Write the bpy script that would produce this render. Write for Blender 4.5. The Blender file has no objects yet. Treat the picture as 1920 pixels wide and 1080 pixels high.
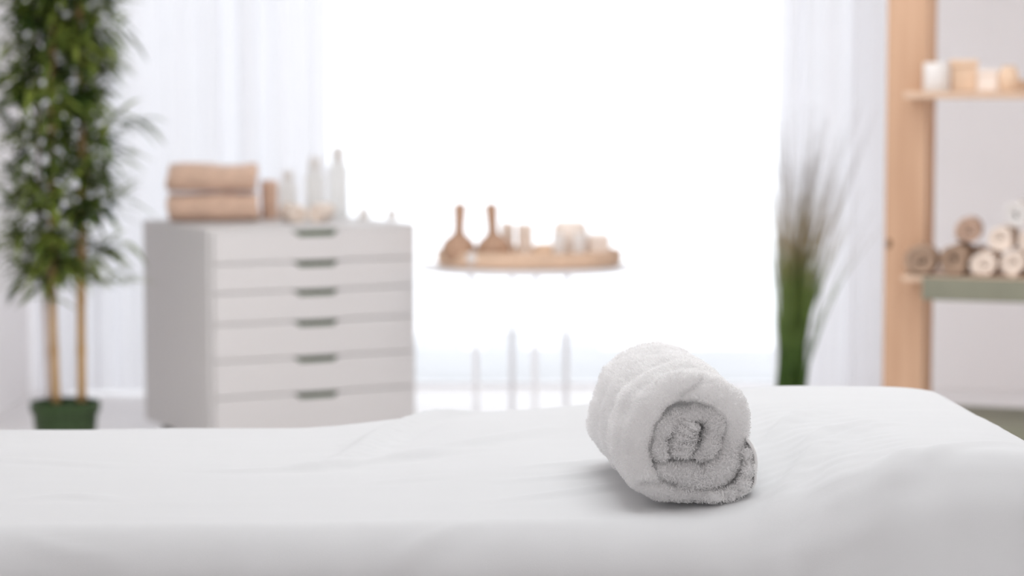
import bpy, math, random
import numpy as np
from mathutils import Vector, Matrix, noise

random.seed(7); rng = np.random.default_rng(7)
sc = bpy.context.scene; col = sc.collection
PI = math.pi

# ------------------------------------------------------------------ camera
F = 85 / 36 * 1920; CH = 1.2; PITCH = math.atan(380 / F)
cam_d = bpy.data.cameras.new('camera'); cam = bpy.data.objects.new('camera', cam_d); col.objects.link(cam)
cam.location = (0, 0, CH); cam.rotation_euler = (PI / 2 - PITCH, 0, 0)
cam_d.lens = 85; cam_d.sensor_width = 36; cam_d.clip_end = 300
cam_d.dof.use_dof = True; cam_d.dof.focus_distance = 2.53; cam_d.dof.aperture_fstop = 5.0
sc.camera = cam
def P(px, py, Y):
    """room point seen at that place of the photograph, at distance Y"""
    a = PITCH + math.atan((py - 540) / F)
    f = math.cos(PITCH) * F - math.sin(PITCH) * (py - 540)
    return Vector(((px - 960) / f * Y, Y, CH - math.tan(a) * Y))
def PZ(px, py, z):
    a = PITCH + math.atan((py - 540) / F)
    return P(px, py, (CH - z) / math.tan(a))

# ------------------------------------------------------------------ materials
def mat(name, c, rough=.6, var=0.0, nscale=8, bump=0, bscale=200, trans=0, spec=.4, metal=0, stretch=None, c2=None, sheen=0):
    m = bpy.data.materials.new(name); m.use_nodes = True; nt = m.node_tree; N = nt.nodes; L = nt.links
    b = N['Principled BSDF']; b.inputs['Roughness'].default_value = rough; b.inputs['Metallic'].default_value = metal
    b.inputs['Specular IOR Level'].default_value = spec
    if sheen: b.inputs['Sheen Weight'].default_value = sheen
    tc = N.new('ShaderNodeTexCoord'); mp = N.new('ShaderNodeMapping'); L.new(tc.outputs['Object'], mp.inputs[0])
    if stretch: mp.inputs['Scale'].default_value = stretch
    nz = N.new('ShaderNodeTexNoise'); nz.inputs['Scale'].default_value = nscale; nz.inputs['Detail'].default_value = 4
    L.new(mp.outputs[0], nz.inputs['Vector'])
    cr = N.new('ShaderNodeValToRGB'); L.new(nz.outputs['Fac'], cr.inputs[0])
    c = tuple(c); d = c2 or tuple(v * (1 - var) for v in c)
    cr.color_ramp.elements[0].color = (*d, 1); cr.color_ramp.elements[1].color = (*c, 1)
    cr.color_ramp.elements[0].position = .35; cr.color_ramp.elements[1].position = .65
    L.new(cr.outputs[0], b.inputs['Base Color'])
    if bump:
        n2 = N.new('ShaderNodeTexNoise'); n2.inputs['Scale'].default_value = bscale; n2.inputs['Detail'].default_value = 3
        L.new(tc.outputs['Object'], n2.inputs['Vector'])
        bp = N.new('ShaderNodeBump'); bp.inputs['Strength'].default_value = bump; bp.inputs['Distance'].default_value = .002
        L.new(n2.outputs['Fac'], bp.inputs['Height']); L.new(bp.outputs[0], b.inputs['Normal'])
    if trans:
        t = N.new('ShaderNodeBsdfTranslucent'); L.new(cr.outputs[0], t.inputs[0])
        mx = N.new('ShaderNodeMixShader'); mx.inputs[0].default_value = trans
        L.new(b.outputs[0], mx.inputs[1]); L.new(t.outputs[0], mx.inputs[2])
        L.new(mx.outputs[0], N['Material Output'].inputs[0])
    return m
M = {}
M['wall'] = mat('wall_paint', (.89, .865, .865), .9, .02, 3, .1, 300)
M['ceiling'] = mat('ceiling_paint', (.85, .85, .85), .9)
M['floor'] = mat('floor_laminate', (.78, .755, .75), .35, .08, 3, stretch=(1, 8, 1))
M['sheet'] = mat('white_cotton', (.70, .708, .715), .85, .012, 5, .12, 1500, spec=.15)
M['terry'] = mat('white_terry', (.985, .98, .978), .95, .004, 40, .3, 900, trans=.5, spec=.05)
M['hem'] = mat('white_woven_hem', (.88, .875, .865), .9, .02, 60, .3, 1600, spec=.1)
M['cab'] = mat('white_lacquer', (.62, .605, .60), .5, .01, 2)
M['dark'] = mat('recess_shade_green', (.05, .085, .028), .6, .1)  # shade inside the handle notches is put into this dark green
M['caster'] = mat('caster_rubber', (.02, .035, .015), .5)
M['browntowel'] = mat('tan_terry', (.70, .49, .37), .95, .15, 30, .6, 400, spec=.05, sheen=.3)
M['darktowel'] = mat('brown_grey_terry', (.42, .30, .22), .95, .2, 30, .6, 400, spec=.05)
M['cream'] = mat('cream_terry', (.84, .73, .64), .95, .1, 30, .5, 400, spec=.05)
M['wood'] = mat('pine', (.58, .37, .24), .5, 0, 5, c2=(.50, .305, .19), stretch=(6, 6, .35))
M['pine_board'] = mat('pine_board', (.66, .49, .37), .5, 0, 5, c2=(.58, .41, .29), stretch=(.5, 5, 6))
M['rail'] = mat('grey_green_rail', (.235, .235, .175), .7, .1, 12)
M['knot'] = mat('pine_knot', (.22, .13, .07), .6, .2, 60)
M['traywood'] = mat('tray_wood', (.68, .48, .34), .5, .12, 6, stretch=(1, 6, 6))
M['massager'] = mat('turned_beech', (.47, .29, .19), .45, .15, 14)
M['white'] = mat('white_metal', (.80, .80, .82), .4, .01)
M['wax'] = mat('white_wax', (.90, .88, .86), .4, .02, trans=.3)
M['bottle'] = mat('frosted_plastic', (.95, .95, .94), .35, .02, trans=.6)
M['soap'] = mat('cream_ceramic', (.88, .78, .70), .45, .06, 20)
M['tanbox'] = mat('tan_cardboard', (.78, .58, .42), .8, .1, 20)
M['leaf'] = mat('bamboo_leaf', (.24, .29, .06), .45, 0, 9, c2=(.035, .075, .015), trans=.25, spec=.35)
M['stem'] = mat('bamboo_cane', (.48, .30, .13), .5, .25, 20, stretch=(3, 3, .6))
M['palestem'] = mat('pale_cane', (.62, .52, .47), .6, .1, 20)
M['pot'] = mat('dark_green_pot', (.025, .055, .012), .45, .2, 10)
M['soil'] = mat('soil', (.05, .04, .03), .95, .4, 60, .8, 100)
M['pad'] = mat('bed_vinyl', (.75, .73, .7), .5)
M['terrace'] = mat('terrace_tile', (.60, .60, .61), .7, .08, 2)
M['concrete'] = mat('pale_render', (.66, .66, .67), .9, .1, .6)
M['frame'] = mat('window_frame_white', (.85, .85, .86), .4)

def curtain_mat(name, c, t):
    m = bpy.data.materials.new(name); m.use_nodes = True; nt = m.node_tree; N = nt.nodes; L = nt.links; N.clear()
    tc = N.new('ShaderNodeTexCoord'); w = N.new('ShaderNodeTexNoise'); w.inputs['Scale'].default_value = 3
    L.new(tc.outputs['Object'], w.inputs['Vector'])
    cr = N.new('ShaderNodeValToRGB'); L.new(w.outputs['Fac'], cr.inputs[0])
    cr.color_ramp.elements[0].color = (*[v * .96 for v in c], 1); cr.color_ramp.elements[1].color = (*c, 1)
    d = N.new('ShaderNodeBsdfDiffuse'); tr = N.new('ShaderNodeBsdfTranslucent'); L.new(cr.outputs[0], d.inputs[0]); L.new(cr.outputs[0], tr.inputs[0])
    mx = N.new('ShaderNodeMixShader'); mx.inputs[0].default_value = t; L.new(d.outputs[0], mx.inputs[1]); L.new(tr.outputs[0], mx.inputs[2])
    o = N.new('ShaderNodeOutputMaterial'); L.new(mx.outputs[0], o.inputs[0]); return m
M['curtain'] = curtain_mat('sheer_curtain', (.90, .90, .92), .42)

def glass_mat():
    m = bpy.data.materials.new('window_glass'); m.use_nodes = True; nt = m.node_tree; N = nt.nodes; L = nt.links; N.clear()
    t = N.new('ShaderNodeBsdfTransparent'); g = N.new('ShaderNodeBsdfGlossy'); g.inputs['Roughness'].default_value = .02
    t.inputs[0].default_value = (.97, .98, .98, 1)
    mx = N.new('ShaderNodeMixShader'); mx.inputs[0].default_value = .04
    L.new(t.outputs[0], mx.inputs[1]); L.new(g.outputs[0], mx.inputs[2])
    o = N.new('ShaderNodeOutputMaterial'); L.new(mx.outputs[0], o.inputs[0]); return m
M['glass'] = glass_mat()

def grass_mat():
    m = mat('onion_grass', (.2, .3, .08), .5, 0, trans=.15)
    nt = m.node_tree; N = nt.nodes; L = nt.links
    tc = N.new('ShaderNodeTexCoord'); sp = N.new('ShaderNodeSeparateXYZ'); L.new(tc.outputs['Object'], sp.inputs[0])
    nz = N.new('ShaderNodeTexNoise'); nz.inputs['Scale'].default_value = 14; L.new(tc.outputs['Object'], nz.inputs['Vector'])
    ad = N.new('ShaderNodeMath'); ad.operation = 'MULTIPLY_ADD'; L.new(nz.outputs['Fac'], ad.inputs[0]); ad.inputs[1].default_value = .22; L.new(sp.outputs['Z'], ad.inputs[2])
    cr = N.new('ShaderNodeValToRGB'); L.new(ad.outputs[0], cr.inputs[0]); e = cr.color_ramp.elements
    e[0].position = .35; e[0].color = (.065, .13, .02, 1); e[1].position = 1.0; e[1].color = (.34, .32, .30, 1)
    a = e.new(.62); a.color = (.14, .20, .045, 1); a = e.new(.78); a.color = (.30, .24, .13, 1)
    b = N['Principled BSDF']; L.new(cr.outputs[0], b.inputs['Base Color'])
    for n in N:
        if n.type == 'BSDF_TRANSLUCENT': L.new(cr.outputs[0], n.inputs[0])
    return m
M['grass'] = grass_mat()

# ------------------------------------------------------------------ helpers
def link(name, verts, faces, m, parent=None, smooth=True, loc=None, rot=None):
    me = bpy.data.meshes.new(name); me.from_pydata([tuple(v) for v in verts], [], [tuple(int(i) for i in f) for f in faces]); me.validate()
    if smooth: me.polygons.foreach_set('use_smooth', [True] * len(me.polygons))
    me.materials.append(m); o = bpy.data.objects.new(name, me); col.objects.link(o)
    if parent: o.parent = parent
    if loc is not None: o.location = loc
    if rot is not None: o.rotation_euler = rot
    return o
def tag(o, label, cat, group=None, kind=None):
    o['label'] = label; o['category'] = cat
    if group: o['group'] = group
    o['kind'] = kind or 'thing'
    return o
def empty(name, loc, rz=0):
    o = bpy.data.objects.new(name, None); col.objects.link(o); o.location = loc; o.rotation_euler = (0, 0, rz); o.empty_display_size = .05; return o
class MB:
    def __init__(s): s.v = []; s.f = []
    def add(s, v, f): n = len(s.v); s.v += [tuple(x) for x in v]; s.f += [tuple(i + n for i in q) for q in f]; return s
    def box(s, x0, y0, z0, x1, y1, z1):
        return s.add([(x, y, z) for z in (z0, z1) for y in (y0, y1) for x in (x0, x1)],
                     [(0, 2, 3, 1), (4, 5, 7, 6), (0, 1, 5, 4), (2, 6, 7, 3), (0, 4, 6, 2), (1, 3, 7, 5)])
    def lathe(s, prof, n=32, c=(0, 0, 0), sx=1, sy=1):
        v = []; f = []
        for r, z in prof:
            for k in range(n): a = 2 * PI * k / n; v.append((c[0] + r * sx * math.cos(a), c[1] + r * sy * math.sin(a), c[2] + z))
        for i in range(len(prof) - 1):
            for k in range(n): k2 = (k + 1) % n; f.append((i * n + k, i * n + k2, (i + 1) * n + k2, (i + 1) * n + k))
        f.append(tuple(range(n))[::-1]); f.append(tuple((len(prof) - 1) * n + k for k in range(n)))
        return s.add(v, f)
    def tube(s, pts, rs, n=10):
        pts = [Vector(p) for p in pts]; v = []; f = []
        if not hasattr(rs, '__len__'): rs = [rs] * len(pts)
        for i, p in enumerate(pts):
            t = (pts[min(i + 1, len(pts) - 1)] - pts[max(i - 1, 0)]).normalized()
            a = t.orthogonal() if i == 0 else a - t * a.dot(t)
            a.normalize(); b = t.cross(a)
            for k in range(n): q = 2 * PI * k / n; v.append(p + (a * math.cos(q) + b * math.sin(q)) * rs[i])
        for i in range(len(pts) - 1):
            for k in range(n): k2 = (k + 1) % n; f.append((i * n + k, i * n + k2, (i + 1) * n + k2, (i + 1) * n + k))
        f.append(tuple(range(n))[::-1]); f.append(tuple((len(pts) - 1) * n + k for k in range(n)))
        return s.add(v, f)
    def build(s, name, m, parent=None, smooth=False, bevel=0, **k):
        o = link(name, s.v, s.f, m, parent, smooth, **k)
        if bevel: b = o.modifiers.new('bevel', 'BEVEL'); b.width = bevel; b.segments = 3; b.limit_method = 'ANGLE'; b.angle_limit = .7
        return o
def autosmooth(o):
    o.data.polygons.foreach_set('use_smooth', [True] * len(o.data.polygons))
    m = o.modifiers.new('split', 'EDGE_SPLIT'); m.split_angle = math.radians(40); return o

def spline(pts, n):
    """centripetal-ish Catmull-Rom resampled to n even points"""
    p = np.array(pts, float); p = np.vstack([2 * p[0] - p[1], p, 2 * p[-1] - p[-2]]); out = []
    for i in range(1, len(p) - 2):
        for t in np.linspace(0, 1, 24, endpoint=False):
            a, b, c, d = p[i - 1:i + 3]
            out.append(.5 * (2 * b + (c - a) * t + (2 * a - 5 * b + 4 * c - d) * t * t + (3 * b - a - 3 * c + d) * t ** 3))
    out.append(p[-2]); out = np.array(out)
    L = np.r_[0, np.cumsum(np.linalg.norm(np.diff(out, axis=0), axis=1))]
    s = np.linspace(0, L[-1], n)
    return np.stack([np.interp(s, L, out[:, k]) for k in range(out.shape[1])], 1), L[-1]

def ribbon(pts, half, y0, y1, ny=6, na=5, n=120):
    """a thick band of cloth: centre line in (x, z), width along y with rounded rims. -> verts, faces"""
    c, _ = spline(pts, n)
    T = np.gradient(c, axis=0); T /= np.linalg.norm(T, axis=1)[:, None]; Nn = np.stack([-T[:, 1], T[:, 0]], 1)
    half = np.broadcast_to(half, (n,)).copy(); y0 = np.broadcast_to(y0, (n,)); y1 = np.broadcast_to(y1, (n,))
    V = []; ring = []
    tap = [.3, .72, .92]
    for i in range(n):
        k = min(i, n - 1 - i); h = half[i] * (tap[k] if k < 3 else 1)
        a0, a1 = y0[i], y1[i]; q = half[i] * 1.1
        ys = np.linspace(a1 - q, a0 + q, ny)
        pr = [(h, y) for y in ys] + [(h * math.cos(t), a0 + q - q * math.sin(t)) for t in np.linspace(0, PI, na + 2)[1:-1]]
        pr += [(-h, y) for y in ys[::-1]] + [(-h * math.cos(t), a1 - q + q * math.sin(t)) for t in np.linspace(0, PI, na + 2)[1:-1]]
        for a, y in pr: V.append((c[i, 0] + Nn[i, 0] * a, y, c[i, 1] + Nn[i, 1] * a))
        m = len(pr)
    Fc = []
    for i in range(n - 1):
        for k in range(m): k2 = (k + 1) % m; Fc.append((i * m + k, (i + 1) * m + k, (i + 1) * m + k2, i * m + k2))
    Fc.append(tuple(range(m))); Fc.append(tuple((n - 1) * m + k for k in range(m))[::-1])
    return V, Fc
def spiral_pts(r, t, turns=3.2, sx=1, sz=1, ph=0):
    out = []; k = int(turns * 10); r0 = max(r - t / 2 - turns * t, t * .45)
    for i in range(k + 1):
        f = i / k; a = -2 * PI * turns * (1 - f) + ph; rr = r0 + (r - t / 2 - r0) * f
        out.append((rr * math.cos(a) * sx, rr * math.sin(a) * sz))
    return out
def roll_mesh(r, L, turns=2.6, sz=1, ph=-2.2, n=110):
    t = r / (turns + .55)
    return ribbon(spiral_pts(r, t, turns, 1, sz, ph), t * .47, -L / 2 + np.linspace(.008, 0, n), L / 2, 5, 4, n)
def rolled_towel(name, m, loc, r, L, rz, label, group, sz=1, ph=-2.2, upright=False, seed=0, cat='towel'):
    v, f = roll_mesh(r, L, sz=sz, ph=ph)
    v = np.array(v); zmin = v[:, 2].min()
    for i, p in enumerate(v):
        q = noise.noise_vector(Vector(p) * 18 + Vector((seed * 9, 0, 0))) * r * .07; v[i] += q
    if upright: v = np.stack([v[:, 0], v[:, 2], -v[:, 1]], 1)
    v[:, 2] -= v[:, 2].min()
    o = link(name, v, f, m, loc=loc, rot=(0, 0, rz)); tag(o, label, cat, group); return o

# ------------------------------------------------------------------ room
XL, XR, YB, YN, ZC = -1.875, 2.7, 9.5, -3.0, 2.78
WX0, WX1, WZ0, WZ1 = -1.80, 1.42, .004, 2.62
def struct(name, b, m, **k): o = b.build(name, m, **k); o['kind'] = 'structure'; return o
struct('floor', MB().box(XL - .12, YN - .12, -.12, XR + .12, YB, 0), M['floor'])
struct('ceiling', MB().box(XL - .12, YN - .12, ZC, XR + .12, YB + .14, ZC + .12), M['ceiling'])
struct('wall_left', MB().box(XL - .12, YN, 0, XL, YB + .14, ZC), M['wall'])
struct('wall_right', MB().box(XR, YN, 0, XR + .12, YB + .14, ZC), M['wall'])
struct('wall_front', MB().box(XL - .12, YN - .12, 0, XR + .12, YN, ZC), M['wall'])
struct('wall_back', MB().box(XL, YB, 0, WX0, YB + .14, ZC).box(WX1, YB, 0, XR, YB + .14, ZC).box(WX0, YB, WZ1, WX1, YB + .14, ZC).box(WX0, YB, -.12, WX1, YB + .14, WZ0), M['wall'])
wn = struct('window_1', MB().box(WX0, YB + .06, WZ0, WX0 + .04, YB + .12, WZ1).box(WX1 - .04, YB + .06, WZ0, WX1, YB + .12, WZ1)
            .box(WX0, YB + .06, WZ1 - .04, WX1, YB + .12, WZ1).box(WX0, YB + .06, WZ0, WX1, YB + .12, WZ0 + .015), M['frame'])
MB().box(WX0 + .04, YB + .085, WZ0 + .015, WX1 - .04, YB + .091, WZ1 - .04).build('glass_pane', M['glass'], wn)
struct('terrace', MB().box(-6, YB + .14, -.3, 6, 11.2, -.02), M['terrace'])
def tower(x0, x1, y, top, dep, label):
    r = empty('apartment_building', ((x0 + x1) / 2, y, -12)); w = x1 - x0
    MB().box(-w / 2, 0, 0, w / 2, dep, 12 + top).build('wall', M['concrete'], r)
    MB().box(-w / 2 - .15, -.15, 12 + top, w / 2 + .15, dep + .15, 12 + top + .15).build('roof', M['terrace'], r)
    tag(r, label, 'building', 'pale buildings beyond the window')
for px0, px1, py, lab in ((788, 836, 700, 'pale low building seen through the window beside the drawer unit'),
                          (928, 962, 703, 'pale low building seen between the first two legs of the round table'),
                          (1078, 1120, 712, 'pale low building seen through the window beside the white rolled towel')):
    a = P(px0, py, 30); b = P(px1, py, 30); tower(a.x, b.x, 30, a.z, 4, lab)

def curtain(px0, px1, Y, folds, label, seed, amp=.028):
    x0, x1 = (px0 - 960) / F * Y, (px1 - 960) / F * Y; nx = folds * 24; V = []; Fc = []; nz = 12
    rs = random.Random(seed); ph = [rs.uniform(0, 6) for _ in range(4)]
    for j in range(nz + 1):
        z = .015 + (2.72 - .015) * j / nz
        for i in range(nx + 1):
            t = i / nx; u = t * folds * 2 * PI; w = .8 + .2 * math.sin(z * 1.3 + ph[0])
            y = Y + amp * w * (math.sin(u + .8 * math.sin(t * 9 + ph[1])) * (.6 + .4 * math.sin(t * 13 + ph[2])) + .2 * math.sin(2.7 * u + ph[3]))
            V.append((x0 + (x1 - x0) * t + .01 * math.sin(u * 2 + z), y, z))
    for j in range(nz):
        for i in range(nx): a = j * (nx + 1) + i; Fc.append((a, a + 1, a + nx + 2, a + nx + 1))
    o = link('sheer_curtain', V, Fc, M['curtain']); tag(o, label, 'curtain', 'sheer curtains at the window')
curtain(62, 612, 9.36, 8, 'wide white sheer curtain hanging left of the window behind the drawer unit', 1)
curtain(1452, 1655, 9.36, 5, 'narrow white sheer curtain hanging right of the window beside the pine shelf', 5)

# ------------------------------------------------------------------ massage table and sheet
BX0, BX1, BY0, BY1, BZ = -1.30, .60, 2.40, 3.19, .752
def sstep(a, b, x): t = min(1, max(0, (x - a) / (b - a))); return t * t * (3 - 2 * t)
def bedz(x, y):
    v = min(1, max(0, (y - BY0) / (BY1 - BY0)))
    s0 = .20 * (1 - v) - .06 * v; s1 = .46 * (1 - v) + .36 * v
    z = (.054 + .022 * (1 - v)) * sstep(s0, s1, x)
    z += .024 * sstep(-.30, -.02, x) * sstep(.15, 1, v) * (1 - sstep(s0, s1, x))
    z -= .05 * sstep(.45, .70, x) ** 2
    z += .004 * math.sin(3 * x + 1) * (1 - v)
    return z
creases = []
def crease(pts, h, w, zz=.77):
    q = [PZ(px, py, zz) for px, py in pts]; c, _ = spline([(p.x, p.y) for p in q], 24); creases.append((c, h, w))
crease([(590, 862), (660, 846), (725, 812), (800, 792), (900, 780)], .0075, .022, .762)
crease([(690, 850), (790, 836), (900, 822), (1020, 806)], .004, .016)
crease([(380, 876), (470, 879), (640, 872), (900, 858)], .0032, .014, .754)
crease([(930, 938), (1040, 926), (1180, 908)], .0028, .012, .756)
crease([(950, 905), (1060, 897), (1170, 886)], .0022, .010, .756)
crease([(980, 880), (1070, 874), (1160, 870)], .0018, .010, .758)
crease([(60, 932), (140, 928), (220, 934)], .0026, .014, .752)
crease([(20, 860), (120, 866), (230, 872)], .0016, .014, .752)
crease([(30, 990), (120, 996), (230, 1000)], .0018, .010, .752)
crease([(1440, 822), (1490, 803), (1560, 786)], .0045, .011, .80)
crease([(1490, 842), (1560, 823), (1640, 812)], .0040, .010, .805)
crease([(1500, 802), (1550, 788), (1600, 781)], .0028, .010, .805)
crease([(1560, 832), (1620, 818), (1680, 812)], .0028, .010, .81)
crease([(1430, 930), (1500, 890), (1560, 850)], .0035, .014, .79)
crease([(1450, 905), (1520, 870)], .0025, .012, .79)
crease([(1460, 1000), (1495, 985), (1520, 960)], .006, .02, .77)
crease([(1630, 905), (1690, 885), (1730, 882)], .005, .02, .805)
crease([(640, 1015), (690, 1022), (760, 1000), (880, 985)], .003, .012, .752)
crease([(700, 905), (840, 895)], .0015, .012, .756)
crease([(1700, 870), (1800, 850), (1905, 838)], .0022, .012, .82)
crease([(1395, 760), (1450, 790), (1560, 880), (1600, 960)], .003, .03, .80)
R = .055
def fold_noise(s): return noise.noise(Vector((s * 6.5, 3.3, 0))) * 1.0 + .5 * noise.noise(Vector((s * 17, 9.1, 0)))
def sheet_point(u, v, lift=0.0):
    cx = min(max(u, BX0 + R), BX1 - R); cy = min(max(v, BY0 + R), BY1 - R)
    dx, dy = u - cx, v - cy; d = math.hypot(dx, dy)
    if d < 1e-9: x, y, drop = u, v, 0
    else:
        ex, ey = dx / d, dy / d; q = R * PI / 2
        if d < q: off = R * math.sin(d / R); drop = R * (1 - math.cos(d / R))
        else: off = R; drop = R + d - q
        sper = cx * 1.0 + 1.7 * cy + math.atan2(ey, ex) * .28
        k = min(1, max(0, (d - .03) / .26))
        amp = .030 * k ** .7 * (1 + .8 * sstep(.2, .6, u))
        off += amp * (fold_noise(sper) + .6) + .01 * k
        if ey < -.3: off += max(0, d - q * .6) * (.42 * sstep(.12, .45, cx) + .06) * -ey
        x, y = cx + ex * off, cy + ey * off
    z = BZ + bedz(min(x, BX1), min(max(y, BY0), BY1)) - drop
    return x, y, z
def build_sheet():
    st = .0075; hang = .48
    us = np.arange(BX0 - hang, BX1 + hang + st, st); vs = np.arange(BY0 - hang, BY1 + hang + st, st)
    V = []; nU, nV = len(us), len(vs)
    for v in vs:
        for u in us:
            V.append(sheet_point(u, v))
    V = np.array(V)
    UU, VV = np.meshgrid(us, vs)
    uu, vv = UU.ravel(), VV.ravel()
    top = V[:, 2].copy()
    for c, h, w in creases:
        m = (uu > c[:, 0].min() - .08) & (uu < c[:, 0].max() + .08) & (vv > c[:, 1].min() - .08) & (vv < c[:, 1].max() + .08)
        idx = np.where(m)[0]
        if not len(idx): continue
        p = np.stack([uu[idx], vv[idx]], 1); D = np.linalg.norm(p[:, None] - c[None], axis=2); j = D.argmin(1); d = D.min(1)
        t = j / (len(c) - 1); env = np.sin(PI * np.clip(t * .9 + .05, 0, 1)) ** .7
        side = np.sign(p[:, 1] - c[j, 1])
        wid = np.where(side > 0, w * .7, w * 1.5)
        V[idx, 2] += 1.5 * h * env * (np.exp(-(d / wid) ** 2) - .5 * np.exp(-((d - 1.6 * w) / w) ** 2) * (side < 0))
    for i in range(len(V)):
        x, y = uu[i], vv[i]
        if -0.95 < x < .85 and 2.15 < y < 3.35:
            n1 = noise.noise(Vector((x * 3.2, y * 11, 1.5))) * .0016 + noise.noise(Vector((x * 9 + y * 6, y * 26, 5.5))) * .0007
            n1 += noise.noise(Vector((x * 5, y * 5, 7))) * .0018
            V[i, 2] += n1
            if y < BY0 + R: V[i, 1] -= noise.noise(Vector((x * 7, y * 3 + x * 5, 2.5))) * .005
    idx = np.arange(nU * nV).reshape(nV, nU)
    a = idx[:-1, :-1].ravel(); b = idx[:-1, 1:].ravel(); c = idx[1:, 1:].ravel(); d = idx[1:, :-1].ravel()
    o = link('bed_sheet', V, np.stack([a, b, c, d], 1), M['sheet'])
    tag(o, 'white cotton sheet draped over the massage table in the foreground', 'sheet')
build_sheet()
tb = empty('massage_table', ((BX0 + BX1) / 2, (BY0 + BY1) / 2, 0))
def pad():
    V = []; Fc = []; nu, nv = 60, 20; cx, cy = tb.location.x, tb.location.y; ins = .012
    for lay in (0, 1):
        for j in range(nv + 1):
            for i in range(nu + 1):
                x = BX0 + ins + (BX1 - BX0 - 2 * ins) * i / nu; y = BY0 + ins + (BY1 - BY0 - 2 * ins) * j / nv
                e = min(x - BX0 - ins, BX1 - ins - x, y - BY0 - ins, BY1 - ins - y); r = .045
                drop = 0 if e > r else r - math.sqrt(max(0, r * r - (r - e) ** 2))
                z = (BZ - .012 + bedz(x, y) - drop) if lay else BZ - .10
                V.append((x - cx, y - cy, z))
    n = (nu + 1) * (nv + 1)
    for lay in (0, 1):
        for j in range(nv):
            for i in range(nu): a = lay * n + j * (nu + 1) + i; Fc.append((a, a + 1, a + nu + 2, a + nu + 1))
    bd = [i for i in range(nu + 1)] + [j * (nu + 1) + nu for j in range(1, nv + 1)] + [nv * (nu + 1) + i for i in range(nu - 1, -1, -1)] + [j * (nu + 1) for j in range(nv - 1, 0, -1)]
    for k in range(len(bd)): p, q = bd[k], bd[(k + 1) % len(bd)]; Fc.append((p, q, q + n, p + n))
    link('cushion', V, Fc, M['pad'], tb)
pad()
for sx in (-.75, .75):
    for sy in (-.3, .3): MB().box(sx - .03, sy - .03, 0, sx + .03, sy + .03, BZ - .1).build('leg', M['wood'], tb, bevel=.004)
tag(tb, 'massage table with padded top and raised head end hidden under the white sheet', 'massage table')

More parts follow.
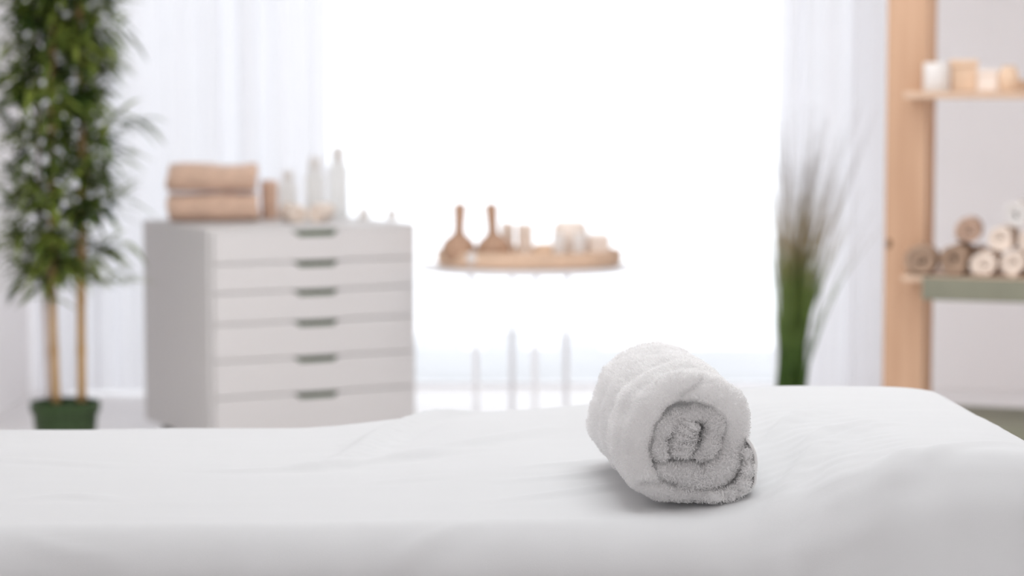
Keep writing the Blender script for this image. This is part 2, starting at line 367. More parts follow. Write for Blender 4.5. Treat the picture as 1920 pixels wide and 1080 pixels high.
# ------------------------------------------------------------------ the rolled white towel
def main_towel():
    s = 2.5 / F * 1.01           # metres per photo pixel at the towel's front end
    c0 = (1292, 948)             # px that becomes local x=0, z=0 (contact with the sheet)
    def band(ctr, half, yf, nn, ny=46, seed=0):
        pts = [((x - c0[0]) * s, (c0[1] - y) * s) for x, y in ctr]; t = np.linspace(0, 1, nn)
        h = np.interp(t, np.linspace(0, 1, len(half)), half) * s * (1 + .06 * np.sin(t * 46 + seed) + .04 * np.sin(t * 97 + seed))
        return ribbon(pts, h, np.interp(t, np.linspace(0, 1, len(yf)), yf) + .0025 * np.sin(t * 31 + seed), .290 + .005 * np.sin(t * 25), ny=ny, na=9, n=nn)
    bands = [band([(1282, 862), (1286, 838), (1292, 812), (1302, 794)], [20, 25, 24, 16], [.005, .003], 60, 30, 1),
             band([(1250, 866), (1242, 846), (1243, 820), (1262, 795), (1294, 782), (1326, 780), (1348, 796), (1346, 824), (1334, 850), (1312, 868)],
                  [11, 13, 13, 13, 14, 17, 18, 17, 13], [.007, .005, .007, .008, .005, .004, .009], 150, 30, 3),
             band([(1236, 884), (1280, 893), (1330, 899), (1370, 874), (1386, 830), (1381, 782), (1352, 742), (1302, 723), (1252, 736), (1214, 776), (1198, 828), (1203, 880), (1228, 914), (1268, 930), (1312, 934), (1350, 931)],
                  [15, 23, 24, 23, 24, 24, 24, 25, 24, 25, 24, 24, 22, 18, 15, 12], [.012, .004, .002, .003, .004, .002, 0, .001, .003, .002, 0, .001, .004, .006, .006, .004], 400, 46, 5),
             band([(1322, 934), (1350, 932), (1378, 926), (1400, 914), (1411, 894), (1413, 868), (1407, 844)], [9, 10, 11, 12, 11, 9, 7], [0, -.004, -.004, -.002, .001], 90, 46, 7)]
    V = []; Fc = []
    for bv, bf in bands:
        k = len(V); V += bv; Fc += [tuple(i + k for i in f) for f in bf]
    V = np.array(V)
    def dent(line, w, dep):
        a, b = [np.array(((x - c0[0]) * s, (c0[1] - y) * s)) for x, y in line]; p = V[:, [0, 2]] - a; ab = b - a
        t = np.clip((p @ ab) / (ab @ ab), 0, 1); d = np.linalg.norm(p - t[:, None] * ab, axis=1)
        V[:, 1] += np.where(V[:, 1] < .04, dep * np.exp(-(d / w) ** 2), 0)
    dent([(1284, 742), (1322, 712)], .0042, .010); dent([(1206, 908), (1268, 912)], .0040, .009); dent([(1245, 868), (1325, 872)], .003, .004); dent([(1262, 848), (1318, 812)], .0022, .003)
    # swell towards the back, squash on the bed, soft folds round the roll
    yy = V[:, 1]; g = 1 + .085 * np.clip(yy / .22, 0, 1) ** .8 - .10 * np.clip((yy - .24) / .06, 0, 1) ** 2
    V[:, 0] *= g; V[:, 2] *= 1 + (g - 1) * .15
    for i, p in enumerate(V):
        q = Vector(p)
        n1 = noise.noise(Vector((q.x * 14, q.y * 22, q.z * 14))) * .0050
        n2 = noise.noise(q * 55 + Vector((3, 1, 7))) * .0022
        rad = Vector((q.x, 0, q.z - .068)); rl = rad.length
        if rl > 1e-5: q += rad / rl * (n1 * min(1, rl / .05) + n2)
        q.y += noise.noise(q * 45) * .0030
        # two sash-like dents across the top
        for dy, dd, sl in ((.085, .0034, .6), (.165, .0022, .2)):
            e = q.y - dy + (q.x) * sl
            if rl > .05: q += rad / rl * (-dd * math.exp(-(e / .015) ** 2))
        V[i] = q
    zc = V[:, 2]; low = zc < .004; V[low, 2] = .004 - .003 * np.tanh((.004 - zc[low]) / .01)
    V[:, 2] += .001
    Fq = np.array([f for f in Fc if len(f) == 4])
    # terry loops: short curled threads standing on the pile
    A, B, C, D = (V[Fq[:, k]] for k in range(4))
    N = np.cross(C - A, D - B); ar = np.linalg.norm(N, axis=1); Nn = N / np.maximum(ar, 1e-12)[:, None]
    ctrz = (A + C) / 2
    # orient outward: test against ring structure sign
    w = ar.copy(); w *= np.where(ctrz[:, 1] < .06, 2.0, 1.0)
    nf = 120000; pick = rng.choice(len(Fq), nf, p=w / w.sum()); a, b = rng.random(nf)[:, None], rng.random(nf)[:, None]
    base = A[pick] * (1 - a) * (1 - b) + B[pick] * a * (1 - b) + C[pick] * a * b + D[pick] * (1 - a) * b
    nn = Nn[pick] * NS
    rd = rng.normal(size=(nf, 3)); tan = np.cross(nn, rd); tan /= np.linalg.norm(tan, axis=1)[:, None]; side = np.cross(nn, tan)
    # neighbouring loops lean the same way, so tufts form
    cl = np.array([noise.noise_vector(Vector(p) * 90) for p in base]); cl -= nn * (cl * nn).sum(1)[:, None]
    tan = tan * .55 + cl * 1.6; tan /= np.linalg.norm(tan, axis=1)[:, None]; side = np.cross(nn, tan)
    ln = rng.uniform(.0022, .0046, nf)[:, None]; wd = rng.uniform(.00028, .00042, nf)[:, None]
    k1 = base + nn * ln * .55 + tan * ln * .1; k2 = base + nn * ln * .80 + tan * ln * .5; k3 = base + nn * ln * .45 + tan * ln * .85
    fv = np.stack([base - side * wd, base + side * wd, k1 - side * wd, k1 + side * wd, k2 - side * wd, k2 + side * wd, k3 - side * wd * .5, k3 + side * wd * .5], 1).reshape(-1, 3)
    o0 = len(V) + np.arange(nf)[:, None] * 8
    quads = np.concatenate([o0 + np.array([[0, 1, 3, 2]]), o0 + np.array([[2, 3, 5, 4]]), o0 + np.array([[4, 5, 7, 6]])])
    allV = np.vstack([V, fv]); allF = [tuple(f) for f in Fc] + [tuple(q) for q in quads.tolist()]
    root = empty('rolled_towel', (.1835, 2.497, BZ + bedz(.18, 2.6) + .002), .085)
    link('towel_roll', allV, allF, M['terry'], root)
    # the free end of the towel: smooth woven hem lying under the right side
    def strip(hp, half, yf, nn=60):
        hv, hf = ribbon([((x - c0[0]) * s, (c0[1] - y) * s + .001) for x, y in hp], half * s, yf, .27, ny=30, na=6, n=nn)
        hv = np.array(hv); gg = 1 + .07 * np.clip(hv[:, 1] / .22, 0, 1); hv[:, 0] *= gg
        for i, p in enumerate(hv): hv[i] += np.array(noise.noise_vector(Vector(p) * 25)) * .0015 + np.array(noise.noise_vector(Vector(p) * 260)) * .0004
        hv[:, 2] = np.maximum(hv[:, 2], .0012); return hv, hf
    ha, hb = strip([(1406, 906), (1419, 888), (1421, 866), (1415, 842), (1403, 824)], 3.0, .001)
    hc, hd = strip([(1384, 934), (1406, 926), (1418, 911), (1420, 893), (1417, 872)], 2.4, -.002)
    k = len(ha); link('hem', np.vstack([ha, hc]), list(hb) + [tuple(i + k for i in f) for f in hd], M['hem'], root)['label'] = 'smooth woven hem at the loose end of the towel'
    sv, sf = ribbon([((x - c0[0]) * s, (c0[1] - y) * s + .002) for x, y in [(1357, 922), (1360, 946)]], 1.7 * s, -.0035, .2, ny=10, na=4, n=10)
    link('stitched_seam', np.maximum(np.array(sv), [-9, -9, .001]), sf, M['hem'], root)
    tag(root, 'white terry towel rolled up and lying on the massage table sheet', 'towel')
NS = -1.0
main_towel()

# ------------------------------------------------------------------ drawer unit
CY = math.radians(28); c0 = P(393, 431, 7.67); CW, CD = .732, .635; cbz, ctz = .058, c0.z
cab = empty('drawer_unit', (c0.x, c0.y, 0), CY)
MB().box(0, .020, cbz, .018, CD, ctz).box(CW - .018, .020, cbz, CW, CD, ctz).box(.018, .020, ctz - .018, CW - .018, CD, ctz).box(.018, .020, cbz, CW - .018, CD, cbz + .018)\
    .box(.018, CD - .01, cbz, CW - .018, CD, ctz).box(.018, .05, cbz + .018, CW - .018, .06, ctz - .02).build('body', M['cab'], cab, bevel=.002)
seam = [ctz - .003] ; hs = [.099, .094, .100, .118, .118, .134]
z = ctz - .012
for k, h in enumerate(hs):
    z1 = z - .002; z0 = z - h + .002; z -= h; xm = CW / 2 + .004; hw, hb, hd = .082, .060, .017
    x0, x1 = .014, CW - .014; yf, yb = 0.0, .019
    out = [(x0, z0), (x1, z0), (x1, z1), (xm + hw, z1), (xm + hb, z1 - hd), (xm - hb, z1 - hd), (xm - hw, z1), (x0, z1)]
    v = [(a, yf, b) for a, b in out] + [(a, yb, b) for a, b in out]; n8 = 8
    f = [(0, 1, 4, 5), (1, 2, 3, 4), (0, 5, 6, 7)]; f += [tuple(i + 8 for i in q[::-1]) for q in f]
    f += [(i, i + 8, (i + 1) % 8 + 8, (i + 1) % 8) for i in range(8)]
    dr = link('drawer', v, f, M['cab'], cab, smooth=False)
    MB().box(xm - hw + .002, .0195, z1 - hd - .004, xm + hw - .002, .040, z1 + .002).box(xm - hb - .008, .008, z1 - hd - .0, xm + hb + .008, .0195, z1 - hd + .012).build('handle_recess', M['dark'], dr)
for x, y in ((.06, .08), (CW - .06, .08), (.06, CD - .07), (CW - .06, CD - .07)):
    c = MB(); c.tube([(x - .014, y, .027), (x + .014, y, .027)], [.027, .027], 20); c.box(x - .02, y - .012, .04, x + .02, y + .012, .0578)
    autosmooth(c.build('caster', M['caster'], cab))
tag(cab, 'white six drawer unit on dark casters standing between bamboo plant and round table', 'drawer unit')

# folded tan towels on it
def folded(loc, w, h, d, rz, label, m, seed, group, wav=.006):
    t = h / 4; pts = []
    zz = [t * .5, t * 1.5, t * 2.5, t * 3.5]; y0, y1 = -d / 2 + t, d / 2 - t
    pts = [(y1, zz[1] + .1 * t), (0, zz[1]), (y0 + .01, zz[1]), (y0 - t * .1, zz[1] + t * .5), (y0 + .01, zz[2]), (0, zz[2]), (y1, zz[2]), (y1 + t * 1.0, zz[1] + .5 * t),
           (y1 + t * .7, zz[0] + t * .3), (y1, zz[0]), (0, zz[0]), (y0, zz[0]), (y0 - t * 1.3, zz[0] + t * .5), (y0 - t * 1.75, h * .5), (y0 - t * 1.3, zz[3] - t * .5), (y0, zz[3]), (0, zz[3]), (y1, zz[3])]
    v, f = ribbon(pts, t * .47, -w / 2, w / 2, ny=14, na=4, n=110)
    v = np.array(v); v = np.stack([v[:, 1], v[:, 0], v[:, 2]], 1)
    for i, p in enumerate(v):
        q = Vector(p); v[i, 2] += (q.z / h) * wav * math.sin(q.x * 24 + seed) ; v[i] += np.array(noise.noise_vector(q * 22 + Vector((seed, 0, 0)))) * .003
        v[i, 0] += .004 * math.sin(q.z * 60 + seed)
    v[:, 2] -= v[:, 2].min()
    o = link('folded_towel', v, f, m, loc=loc, rot=(0, 0, rz)); tag(o, label, 'towel', group); return v[:, 2].max()
sp = P(401, 400, 8.20); sp.z = ctz + .001
h1 = folded(sp, .305, .092, .19, .10, 'tan folded towel lying on the white drawer unit, bottom of the stack', M['browntowel'], 1, 'tan towels on the drawer unit', .003)
folded((sp.x - .002, sp.y, ctz + h1 + .0015), .300, .092, .19, .08, 'tan folded towel on top of the stack on the drawer unit', M['browntowel'], 3.4, 'tan towels on the drawer unit', .005)
q = P(503, 400, 8.30); rolled_towel('rolled_towel', M['browntowel'], (q.x + .006, q.y, ctz + .001), .033, .132, .4, 'tan rolled towel standing upright right of the folded tan stack', 'tan towels on the drawer unit', upright=True)
# cream rolls, bottles, candles
for px, r, Y, lab, ph in ((550, .036, 8.12, 'cream rolled towel on the drawer unit nearest the tan stack', -2.2), (604, .033, 8.12, 'cream rolled towel on the drawer unit in front of the tall frosted bottles', -1.2)):
    q = P(px, 400, Y); rolled_towel('rolled_towel', M['cream'], (q.x, Y, ctz + .001), r, .15, .35 if px < 560 else -.2, lab, 'cream rolled towels on the drawer unit', ph=ph, seed=px)
for px, r, h, lab in ((541, .031, .165, 'frosted white bottle, shortest and leftmost of the three on the drawer unit'), (591, .034, .212, 'frosted white bottle, middle of the three on the drawer unit'),
                      (634, .035, .245, 'frosted white bottle, tallest and rightmost of the three on the drawer unit')):
    q = P(px, 380, 8.30 if px < 600 else 8.36); b = empty('bottle', (q.x, q.y, ctz + .001))
    autosmooth(MB().lathe([(r * .92, 0), (r, .006), (r, h * .68), (r * .95, h * .72), (r * .68, h * .76), (r * .62, h * .80)], 28).build('bottle_body', M['bottle'], b))
    autosmooth(MB().lathe([(r * .66, h * .80), (r * .66, h * .98), (r * .58, h)], 24).build('cap', M['wax'], b))
    tag(b, lab, 'bottle', 'frosted bottles on the drawer unit')
for px, Y, r, lab in ((682, 8.22, .020, 'small white round candle on the drawer unit nearest the frosted bottles'), (735, 8.22, .018, 'small white round candle at the right end of the drawer unit')):
    q = P(px, 400, Y); b = empty('candle', (q.x, Y, ctz + .001))
    autosmooth(MB().lathe([(r, 0), (r * 1.05, r * .5), (r * 1.05, r * 1.4), (r * .85, r * 1.9), (r * .3, r * 2.05)], 24).build('wax', M['wax'], b))
    MB().tube([(0, 0, r * 2.1), (.001, 0, r * 2.5)], [.0012, .0012], 6).build('wick', M['stem'], b)
    tag(b, lab, 'candle', 'small candles on the drawer unit')

# ------------------------------------------------------------------ round table + tray
TY = 8.0; tc = P(985, 497, TY); tz = tc.z; TR = 200 / F * TY
rt = empty('round_table', (tc.x, TY, 0))
autosmooth(MB().lathe([(TR * .6, -.012), (TR - .006, -.012), (TR, -.006), (TR, -.002), (TR - .003, 0), (TR - .010, 0)], 72, (0, 0, tz)).build('tabletop', M['white'], rt))
for px, Yl, cv in ((892, TY - .12, .022), (1003, TY - .2, -.004), (1062, TY + .1, -.012), (960, TY + .25, .0)):
    lx = (px - 960) / F * Yl - tc.x; ly = Yl - TY
    pts = [(lx - cv, ly, tz - .010), (lx - cv * .9, ly, tz - .03), (lx - cv * .2, ly, tz - .06), (lx, ly, tz - .10), (lx, ly, tz - .3), (lx, ly, .004)]
    c, _ = spline(pts, 24); MB().tube([tuple(p) for p in c], .0085, 10).build('leg', M['white'], rt, smooth=True)
MB().tube([(.20 * math.cos(a), .20 * math.sin(a) * .9, tz - .016) for a in np.linspace(0, 2 * PI, 40)], .005, 8).build('frame_ring', M['white'], rt, smooth=True)
tag(rt, 'round white table with thin metal legs in front of the bright window', 'table')
ta, tbb = 173 / F * TY, .20; trx = P(992, 490, TY).x
tr = empty('wooden_tray', (trx, TY - .02, tz + .001))
MB().lathe([(.93, 0), (.985, .004), (1, .02), (1, .048), (.985, .052), (.955, .050), (.95, .012), (.2, .011), (.01, .011)], 64, sx=ta, sy=tbb).build('tray_bowl', M['traywood'], tr, smooth=False)
autosmooth(tr.children[0]) if tr.children else None
tag(tr, 'oval light wooden tray on the round white table holding massage tools', 'tray')
tf = tz + .0125
def massager(px, lab, tilt):
    q = P(px, 450, TY - .12); b = empty('wooden_massager', (q.x, TY - .10, tf)); b.rotation_euler = (0, tilt, .3)
    autosmooth(MB().lathe([(.022, 0), (.036, .006), (.051, .022), (.056, .036), (.057, .048), (.054, .062), (.044, .078), (.029, .090), (.019, .100)], 36).build('head', M['massager'], b))
    autosmooth(MB().lathe([(.0185, .096), (.0165, .115), (.0175, .140), (.0195, .170), (.0205, .190), (.018, .196)], 20).build('handle', M['massager'], b))
    tag(b, lab, 'massage tool', 'wooden massagers in the tray')
massager(859, 'turned wooden massager with upright handle at the left end of the tray', .03)
massager(927, 'turned wooden massager with upright handle beside the cream rolled towels', -.06)
q = P(887, 478, TY - .165); o = MB().lathe([(.004, 0), (.014, .003), (.022, .012), (.024, .022), (.021, .033), (.013, .041), (.003, .044)], 24).build('bath_ball', M['wax'], smooth=True, loc=(q.x, TY - .165, tf)); tag(o, 'small white bath ball in front of the two wooden massagers', 'bath ball')
for k, (px, Y, r, h, lab) in enumerate(((953, 8.04, .026, .127, 'cream rolled towel standing in the tray beside the second massager'), (985, 8.0, .031, .125, 'cream rolled towel standing in the tray left of the cream bowl'))):
    q = P(px, 450, Y); rolled_towel('rolled_towel', M['cream'], (q.x, Y, tf), r, h, .4, lab, 'cream rolled towels in the tray', upright=True, seed=k + 4)
q = P(1069, 450, 8.06); b = MB().lathe([(.034, 0), (.048, .012), (.056, .04), (.058, .090), (.054, .118), (.044, .128), (.040, .120), (.01, .114)], 36).build('cream_jar', M['soap'], loc=(q.x, 8.06, tf)); autosmooth(b); tag(b, 'rounded cream ceramic jar behind two white candles in the tray', 'jar')
for px, lab in ((1048, 'white pillar candle, left one before the cream jar'), (1086, 'white pillar candle, right one before the cream jar')):
    q = P(px, 450, 7.94); b = empty('candle', (q.x, 7.94, tf)); autosmooth(MB().lathe([(.019, 0), (.021, .003), (.021, .085), (.016, .096), (.004, .097)], 24).build('wax', M['wax'], b))
    MB().tube([(0, 0, .096), (.001, 0, .104)], [.001, .001], 6).build('wick', M['stem'], b); tag(b, lab, 'candle', 'candles in the tray')
q = P(1122, 455, 8.0); o = MB().box(-.034, -.03, 0, .034, .03, .092).build('soap_bar', M['soap'], bevel=.014, loc=(q.x, 8.0, tf), rot=(0, 0, .3)); tag(o, 'tall cream soap bar at the right end of the tray', 'soap')
q = P(1020, 465, 7.95); o = MB().box(-.028, -.02, 0, .028, .02, .062).build('soap_bar', M['tanbox'], bevel=.010, loc=(q.x, 7.95, tf), rot=(0, 0, -.2)); tag(o, 'low tan soap bar between cream towels and cream jar', 'soap')

# ------------------------------------------------------------------ pine shelf at right
SY = math.radians(-20); s0 = P(1657, 520, 7.0)
sh = empty('pine_shelf', (s0.x, 7.0, 0), SY)
PW = .118
z_low, z_mid, z_up = P(1850, 799, 6.80).z, P(1735, 516, 6.87).z, P(1710, 172, 6.9).z
SWd = 1.15; SDp = .30
for x in (0, SWd): MB().box(x, 0, 0, x + PW, .045, 2.1).build('front_post', M['wood'], sh, bevel=.004)
for x in (.05, SWd + .04): MB().box(x, SDp, 0, x + .035, SDp + .035, 2.1).build('rear_post', M['wood'], sh, bevel=.003)
MB().box(.07, -.10, z_up - .020, SWd + .04, SDp + .03, z_up).build('upper_board', M['pine_board'], sh, bevel=.003)
MB().box(PW + .001, -.115, z_mid - .018, SWd - .001, SDp + .03, z_mid).box(PW - .045, -.115, z_mid - .018, PW + .001, -.003, z_mid).build('middle_board', M['pine_board'], sh, bevel=.003)
MB().box(PW + .016, -.123, z_mid - .068, SWd, -.1155, z_mid - .003).build('middle_rail', M['rail'], sh, bevel=.003)['label'] = 'grey green front rail'
MB().box(PW + .001, -.115, z_low - .018, SWd - .001, SDp + .03, z_low).build('lower_board', M['rail'], sh, bevel=.003)  # board takes the rail's dark tone, its shade put into the colour
MB().box(PW + .016, -.123, z_low - .068, SWd, -.1155, z_low - .003).build('lower_rail', M['rail'], sh, bevel=.003)['label'] = 'grey green front rail'
MB().lathe([(.004, 0), (.011, .001), (.008, .003)], 16, sx=.8, sy=1.3).build('wood_knot', M['knot'], sh, smooth=True, loc=(.014, .0005, P(1663, 457, 7).z), rot=(PI / 2, 0, 0))
tag(sh, 'pine shelf unit with wide wooden post standing right of the window', 'shelf')
ms = Matrix.Translation((s0.x, 7.0, 0)) @ Matrix.Rotation(SY, 4, 'Z')
def onshelf(px, dep, z):
    """point on the shelf's board seen in photo column px, dep metres behind its front edge"""
    k = (px - 960) / F
    # solve x along the shelf
    c, s = math.cos(SY), math.sin(SY); # world = (s0.x + c*x - s*d, 7 + s*x + c*d)
    x = (k * (7 + c * dep) - s0.x + s * dep) / (c - k * s)
    w = ms @ Vector((x, dep, 0)); return (w.x, w.y, z)
g = 'brown grey rolled towels on the pine shelf'
rolled_towel('rolled_towel', M['darktowel'], onshelf(1734, -.060, z_mid + .001), .051, .105, SY, 'brown grey rolled towel overlapping the wide pine post', g, seed=1)
rolled_towel('rolled_towel', M['darktowel'], onshelf(1801, .0, z_mid + .001), .048, .20, SY, 'brown grey rolled towel lying second on the shelf from the pine post', g, seed=2, ph=-.6)
rolled_towel('rolled_towel', mat('rose_brown_terry', (.56, .40, .31), .95, .15, 30, .6, 400, spec=.05), onshelf(1820, .03, z_mid + .092), .042, .16, SY + .1, 'rose brown rolled towel resting on top behind the brown grey rolls', g, seed=3)
rolled_towel('rolled_towel', M['darktowel'], onshelf(1836, .20, z_mid + .001), .040, .14, SY, 'brown grey rolled towel half hidden behind the first cream roll', g, seed=7)
g = 'cream rolled towels on the pine shelf'
for k, (px, dz, dep, r, lab) in enumerate(((1857, 0, 0, .041, 'palest cream rolled towel beside the brown grey rolls'), (1912, 0, 0, .041, 'cream rolled towel in the bottom row at the right photo edge'),
                                 (1887, .069, .02, .040, 'cream rolled towel resting on the bottom row of cream rolls'), (1966, 0, 0, .041, 'cream rolled towel at the far end of the bottom row'), (1940, .069, .02, .040, 'cream rolled towel in the second row at the right photo edge'),
                                 (1916, .140, .03, .040, 'white cream rolled towel topmost of the pile on the pine shelf'))):
    rolled_towel('rolled_towel', M['wax'] if k == 5 else M['cream'], onshelf(px, dep, z_mid + .001 + dz), r, .2, SY, lab, g, seed=k + 10, ph=-2.2 + k)
def lathed(name, prof, m, loc, label, cat, group=None):
    o = autosmooth(MB().lathe(prof, 32).build(name, m, loc=loc)); tag(o, label, cat, group); return o
b = empty('candle', onshelf(1752, -.03, z_up + .001)); autosmooth(MB().lathe([(.034, 0), (.036, .003), (.036, .078), (.033, .082), (.005, .080)], 32).build('wax', M['wax'], b))
MB().tube([(0, 0, .079), (.001, 0, .09)], [.0012, .0012], 6).build('wick', M['stem'], b); tag(b, 'wide white pillar candle on the upper shelf beside the pine post', 'candle')
def lidded(name, px, w, d, h, dep, m, rot, label):
    b = empty(name, onshelf(px, dep, z_up + .001), SY + rot)
    MB().box(-w / 2, -d / 2, 0, w / 2, d / 2, h * .78).build('box_body', m, b, bevel=.004)
    MB().box(-w / 2 - .003, -d / 2 - .003, h * .78, w / 2 + .003, d / 2 + .003, h).build('lid', m, b, bevel=.004); tag(b, label, 'box', 'boxes on the upper shelf')
lidded('box', 1803, .072, .09, .090, .04, M['tanbox'], .25, 'tall tan box on the upper shelf behind the white candle')
lidded('box', 1850, .056, .07, .062, .02, M['soap'], .1, 'small pale cream box on the upper shelf between two tan things')
lathed('jar', [(.024, 0), (.028, .005), (.029, .045), (.024, .056), (.021, .060), (.021, .070), (.017, .072)], M['tanbox'], onshelf(1888, .0, z_up + .001), 'round tan jar on the upper shelf right of the cream box', 'jar')
lidded('box', 1925, .05, .06, .032, .08, M['tanbox'], 0, 'low tan box on the upper shelf at the right photo edge')

# ------------------------------------------------------------------ bamboo plant
def pot(parent, r, h):
    autosmooth(MB().lathe([(r * .74, 0), (r * .78, .004), (r * .93, h - .035), (r * 1.0, h - .033), (r * 1.02, h - .003), (r * .98, h), (r * .93, h), (r * .90, h - .03), (.01, h - .031)], 40).build('pot', M['pot'], parent))
    MB().lathe([(.01, h - .030), (r * .6, h - .024), (r * .895, h - .029)], 30).build('soil', M['soil'], parent, smooth=True)
BYp = 7.5; bp = P(122, 752, BYp); plant = empty('potted_bamboo', (bp.x, BYp, 0)); hp = bp.z
pot(plant, 65 / F * BYp, hp)
def lx(px, py): return P(px, py, BYp).x - bp.x
stems = []
for pts, r, m in (([(106, 755, 0), (99, 560, .0), (97, 300, 0), (100, 60, 0), (104, -220, .0)], .0125, 'stem'),
                  ([(150, 755, .03), (149, 560, .03), (152, 300, .03), (146, 40, .02), (140, -200, .01)], .0150, 'stem'),
                  ([(84, 755, .08), (76, 560, .07), (68, 330, .05), (62, 120, .04), (60, -120, .03)], .0085, 'palestem')):
    c, _ = spline([(lx(a, b), y, P(a, b, BYp).z) for a, b, y in pts], 60)
    rs = [r * (1.0 - .35 * i / 59) * (1.13 if i % 6 == 0 else 1) for i in range(60)]
    MB().tube([tuple(p) for p in c], rs, 12).build('stem', M[m], plant, smooth=True); stems.append(c)
def leaf(V, Fc, base, d, up, L, w):
    d = d.normalized(); s = d.cross(up); s = s.normalized() if s.length > .01 else Vector((1, 0, 0)); nrm = s.cross(d).normalized()
    n0 = len(V); prof = [(0, .15), (.18, .8), (.42, 1), (.7, .65), (1, .03)]; g = L * .28
    for t, k in prof:
        p = base + d * (L * t) - Vector((0, 0, 1)) * (g * t * t)
        V.append(p - s * w * k + nrm * w * .25 * k); V.append(p); V.append(p + s * w * k + nrm * w * .25 * k)
    for i in range(4):
        a = n0 + i * 3; Fc.append((a, a + 1, a + 4, a + 3)); Fc.append((a + 1, a + 2, a + 5, a + 4))
rs = random.Random(11)
def branch(V, Fc, W, root, d, L, nl):
    """thin twig with a spray of pointed leaves"""
    pts = [root + d * (L * t) + Vector((0, 0, .10 * L * math.sin(t * 2.4))) for t in (0, .33, .66, 1)]
    W.tube(pts, [.0028, .0022, .0016, .001], 5)
    for k in range(nl):
        t = .35 + .65 * (k + rs.random() * .5) / nl; b = root + d * (L * t) + Vector((0, 0, .10 * L * math.sin(t * 2.4)))
        ang = rs.uniform(-1.25, 1.25); el = rs.uniform(-.55, .75)
        h = math.atan2(d.y, d.x) + ang; dd = Vector((math.cos(h) * math.cos(el), math.sin(h) * math.cos(el), math.sin(el) + d.z * .4))
        leaf(V, Fc, b, dd, Vector((0, 0, 1)), rs.uniform(.08, .145), rs.uniform(.008, .013))
zt = P(0, 545, BYp).z
for si, c in enumerate(stems):
    V = []; Fc = []; W = MB(); zz = [p for p in c if p[2] > zt - (.0 if si == 0 else .02)]
    z0, z1 = zt, c[-1][2] - .01; step = .024 if si < 2 else .034; z = z0 + .02 * si
    while z < z1 + .02:
        j = int(np.abs(c[:, 2] - z).argmin()); p = Vector(c[j])
        low = (z - z0) / (z1 - z0)
        for _ in range((2 if rs.random() < .6 else 3) + (low > .45)):
            h = rs.uniform(0, 2 * PI); L = rs.uniform(.03, .17 if rs.random() < .75 else .22) * (.9 if low < .1 else 1)
            branch(V, Fc, W, p + Vector((0, 0, rs.uniform(-.01, .01))), Vector((math.cos(h), math.sin(h) * .9, rs.uniform(-.12, .5))).normalized(), L, rs.randint(5, 9))
        z += step
    # outlying sprays the photo shows at the right and left
    if si == 1:
        for px, py, ext in ((235, 80, 8), (240, 265, 8), (262, 290, 8), (225, 245, 7), (235, 470, 8), (232, 400, 6), (215, 515, 8), (205, 340, 7), (200, 150, 7), (215, 60, 7), (215, 300, 7)):
            e = Vector((lx(px, py) - .05, rs.uniform(-.08, .1), P(px, py, BYp).z)); j = int(np.abs(c[:, 2] - e.z + .04).argmin()); r0 = Vector(c[j]); dv = e - r0
            branch(V, Fc, W, r0, dv.normalized(), dv.length, ext)
    if si == 2:
        for px, py, ext in ((25, 440, 8), (5, 60, 9), (10, 130, 9), (0, 250, 9), (18, 290, 8), (30, 40, 9), (30, 170, 9), (30, 480, 7), (10, 330, 8), (15, 200, 8), (0, 90, 8), (35, 390, 7), (72, 555, 6), (20, 10, 8)):
            e = Vector((lx(px, py) + .03, rs.uniform(-.08, .1), P(px, py, BYp).z)); j = int(np.abs(c[:, 2] - e.z + .04).argmin()); r0 = Vector(c[j]); dv = e - r0
            branch(V, Fc, W, r0, dv.normalized(), dv.length, ext)
    n = len(V); V = V + [Vector(v) for v in W.v]; Fc = Fc + [tuple(i + n for i in f) for f in W.f]
    link('foliage', V, Fc, M['leaf'], plant)
tag(plant, 'tall bamboo plant with slim canes in a dark green pot at left', 'potted plant')

# ------------------------------------------------------------------ onion grass plant
GY = 8.2; gp = P(1482, 735, GY); gr = empty('potted_grass', (gp.x, GY, 0))
pot(gr, .075, .15)
rs = random.Random(5); V = []; Fc = []
def blade(b, top, bend, w, twist):
    n0 = len(V); n = 9
    for i in range(n + 1):
        t = i / n; p = b.lerp(top, t) + bend * (t * t - t) ; ww = w * (1 - .85 * t ** 1.5)
        s = Vector((math.cos(twist + t * .8), math.sin(twist + t * .8), 0)) * ww
        V.append(p - s); V.append(p + s)
    for i in range(n): a = n0 + 2 * i; Fc.append((a, a + 1, a + 3, a + 2))
for k in range(330):
    a = rs.uniform(0, 2 * PI); rr = .055 * math.sqrt(rs.random()); b = Vector((rr * math.cos(a), rr * math.sin(a), .122))
    kind = rs.random()
    if kind < .50:   # short dense blades
        px = rs.gauss(1486, 17); py = rs.uniform(425, 600); w = .0048
    elif kind < .86:
        px = rs.gauss(1512, 44); py = rs.uniform(180, 430); w = .0034
    else:
        px = rs.gauss(1550, 65); py = rs.uniform(190, 460); w = .0032
    t = P(px, py, GY); top = Vector((t.x - gp.x, rs.uniform(-.15, .15) * (.4 if kind < .5 else 1), t.z))
    blade(b, top, Vector(((t.x - gp.x) * .55 + rs.uniform(-.03, .03), rs.uniform(-.06, .06), -.02)), w, rs.uniform(0, PI))
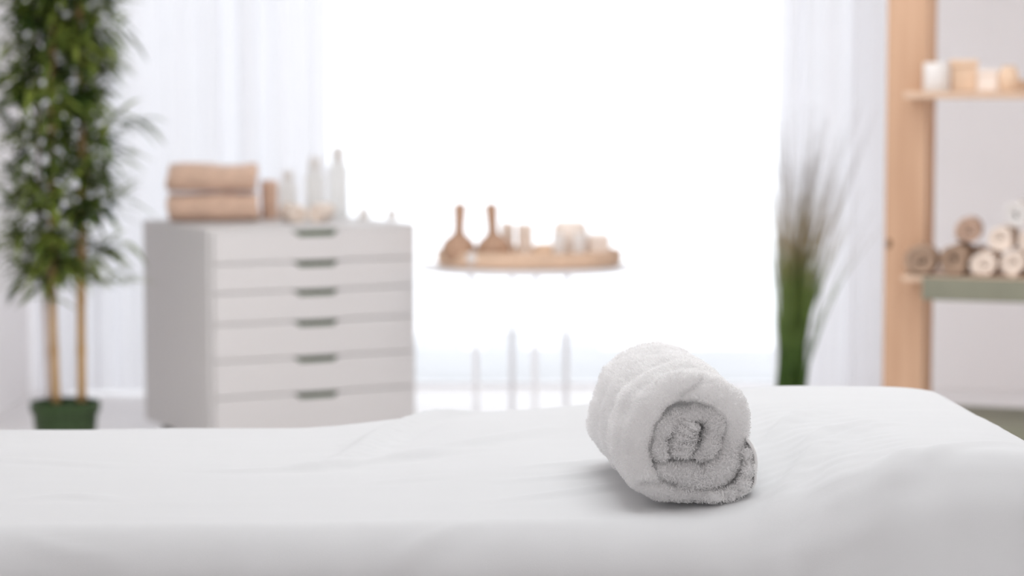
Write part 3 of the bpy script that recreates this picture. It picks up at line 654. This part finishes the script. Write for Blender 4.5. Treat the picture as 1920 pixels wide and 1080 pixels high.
link('grass_blades', V, Fc, M['grass'], gr)
tag(gr, 'potted ornamental grass with thin fanning blades in front of the right curtain', 'potted plant')

# ------------------------------------------------------------------ light
w = bpy.data.worlds.new('World'); sc.world = w; w.use_nodes = True
bg = w.node_tree.nodes['Background']; bg.inputs[0].default_value = (.93, .95, 1, 1); bg.inputs[1].default_value = 1.45
def area(name, loc, aim, sx, sy, e, c=(1, 1, 1)):
    l = bpy.data.lights.new(name, 'AREA'); l.shape = 'RECTANGLE'; l.size = sx; l.size_y = sy; l.energy = e; l.color = c
    o = bpy.data.objects.new(name, l); col.objects.link(o); o.location = loc
    o.rotation_euler = (Vector(aim) - Vector(loc)).to_track_quat('-Z', 'Y').to_euler(); return o
area('overhead_fill', (.3, 6.0, ZC - .03), (.3, 6.0, 0), 3.0, 2.0, 27, (.97, .99, 1))  # unseen overhead fill added to brighten the back of the room
area('side_fill', (XR - .05, -1.2, 1.5), (-.2, 3.5, .8), 1.8, 1.5, 15, (.98, .99, 1))  # fill added behind the camera; the right wall has no window
area('side_fill', (XL + .05, -1.2, 1.5), (.2, 3.5, .8), 1.8, 1.5, 14, (.98, .99, 1))  # matching fill added on the left, for the towel's front end
area('overhead_fill', (.3, 2.9, ZC - .03), (.3, 2.9, 0), 1.6, 1.0, 15.5, (.955, .985, 1))  # unseen fill added above the bed to brighten the sheet top
area('side_fill', (XR - .05, 3.8, 1.6), (-.3, 6.8, .6), 1.8, 1.6, 7, (1, .98, .97))  # fill added for the back half; no opening in this wall
area('side_fill', (XL + .05, 5.0, 1.6), (.3, 8, .6), 1.8, 1.6, 25, (.98, .985, 1))  # fill added to lift the drawer unit's left side; wall is solid
sc.view_settings.view_transform = 'Standard'; sc.view_settings.look = 'None'; sc.view_settings.exposure = .48; sc.view_settings.gamma = 1
sc.view_settings.use_curve_mapping = False
sc.cycles.max_bounces = 12; sc.cycles.diffuse_bounces = 10; sc.cycles.transmission_bounces = 12; sc.cycles.transparent_max_bounces = 8; sc.cycles.sample_clamp_indirect = 8
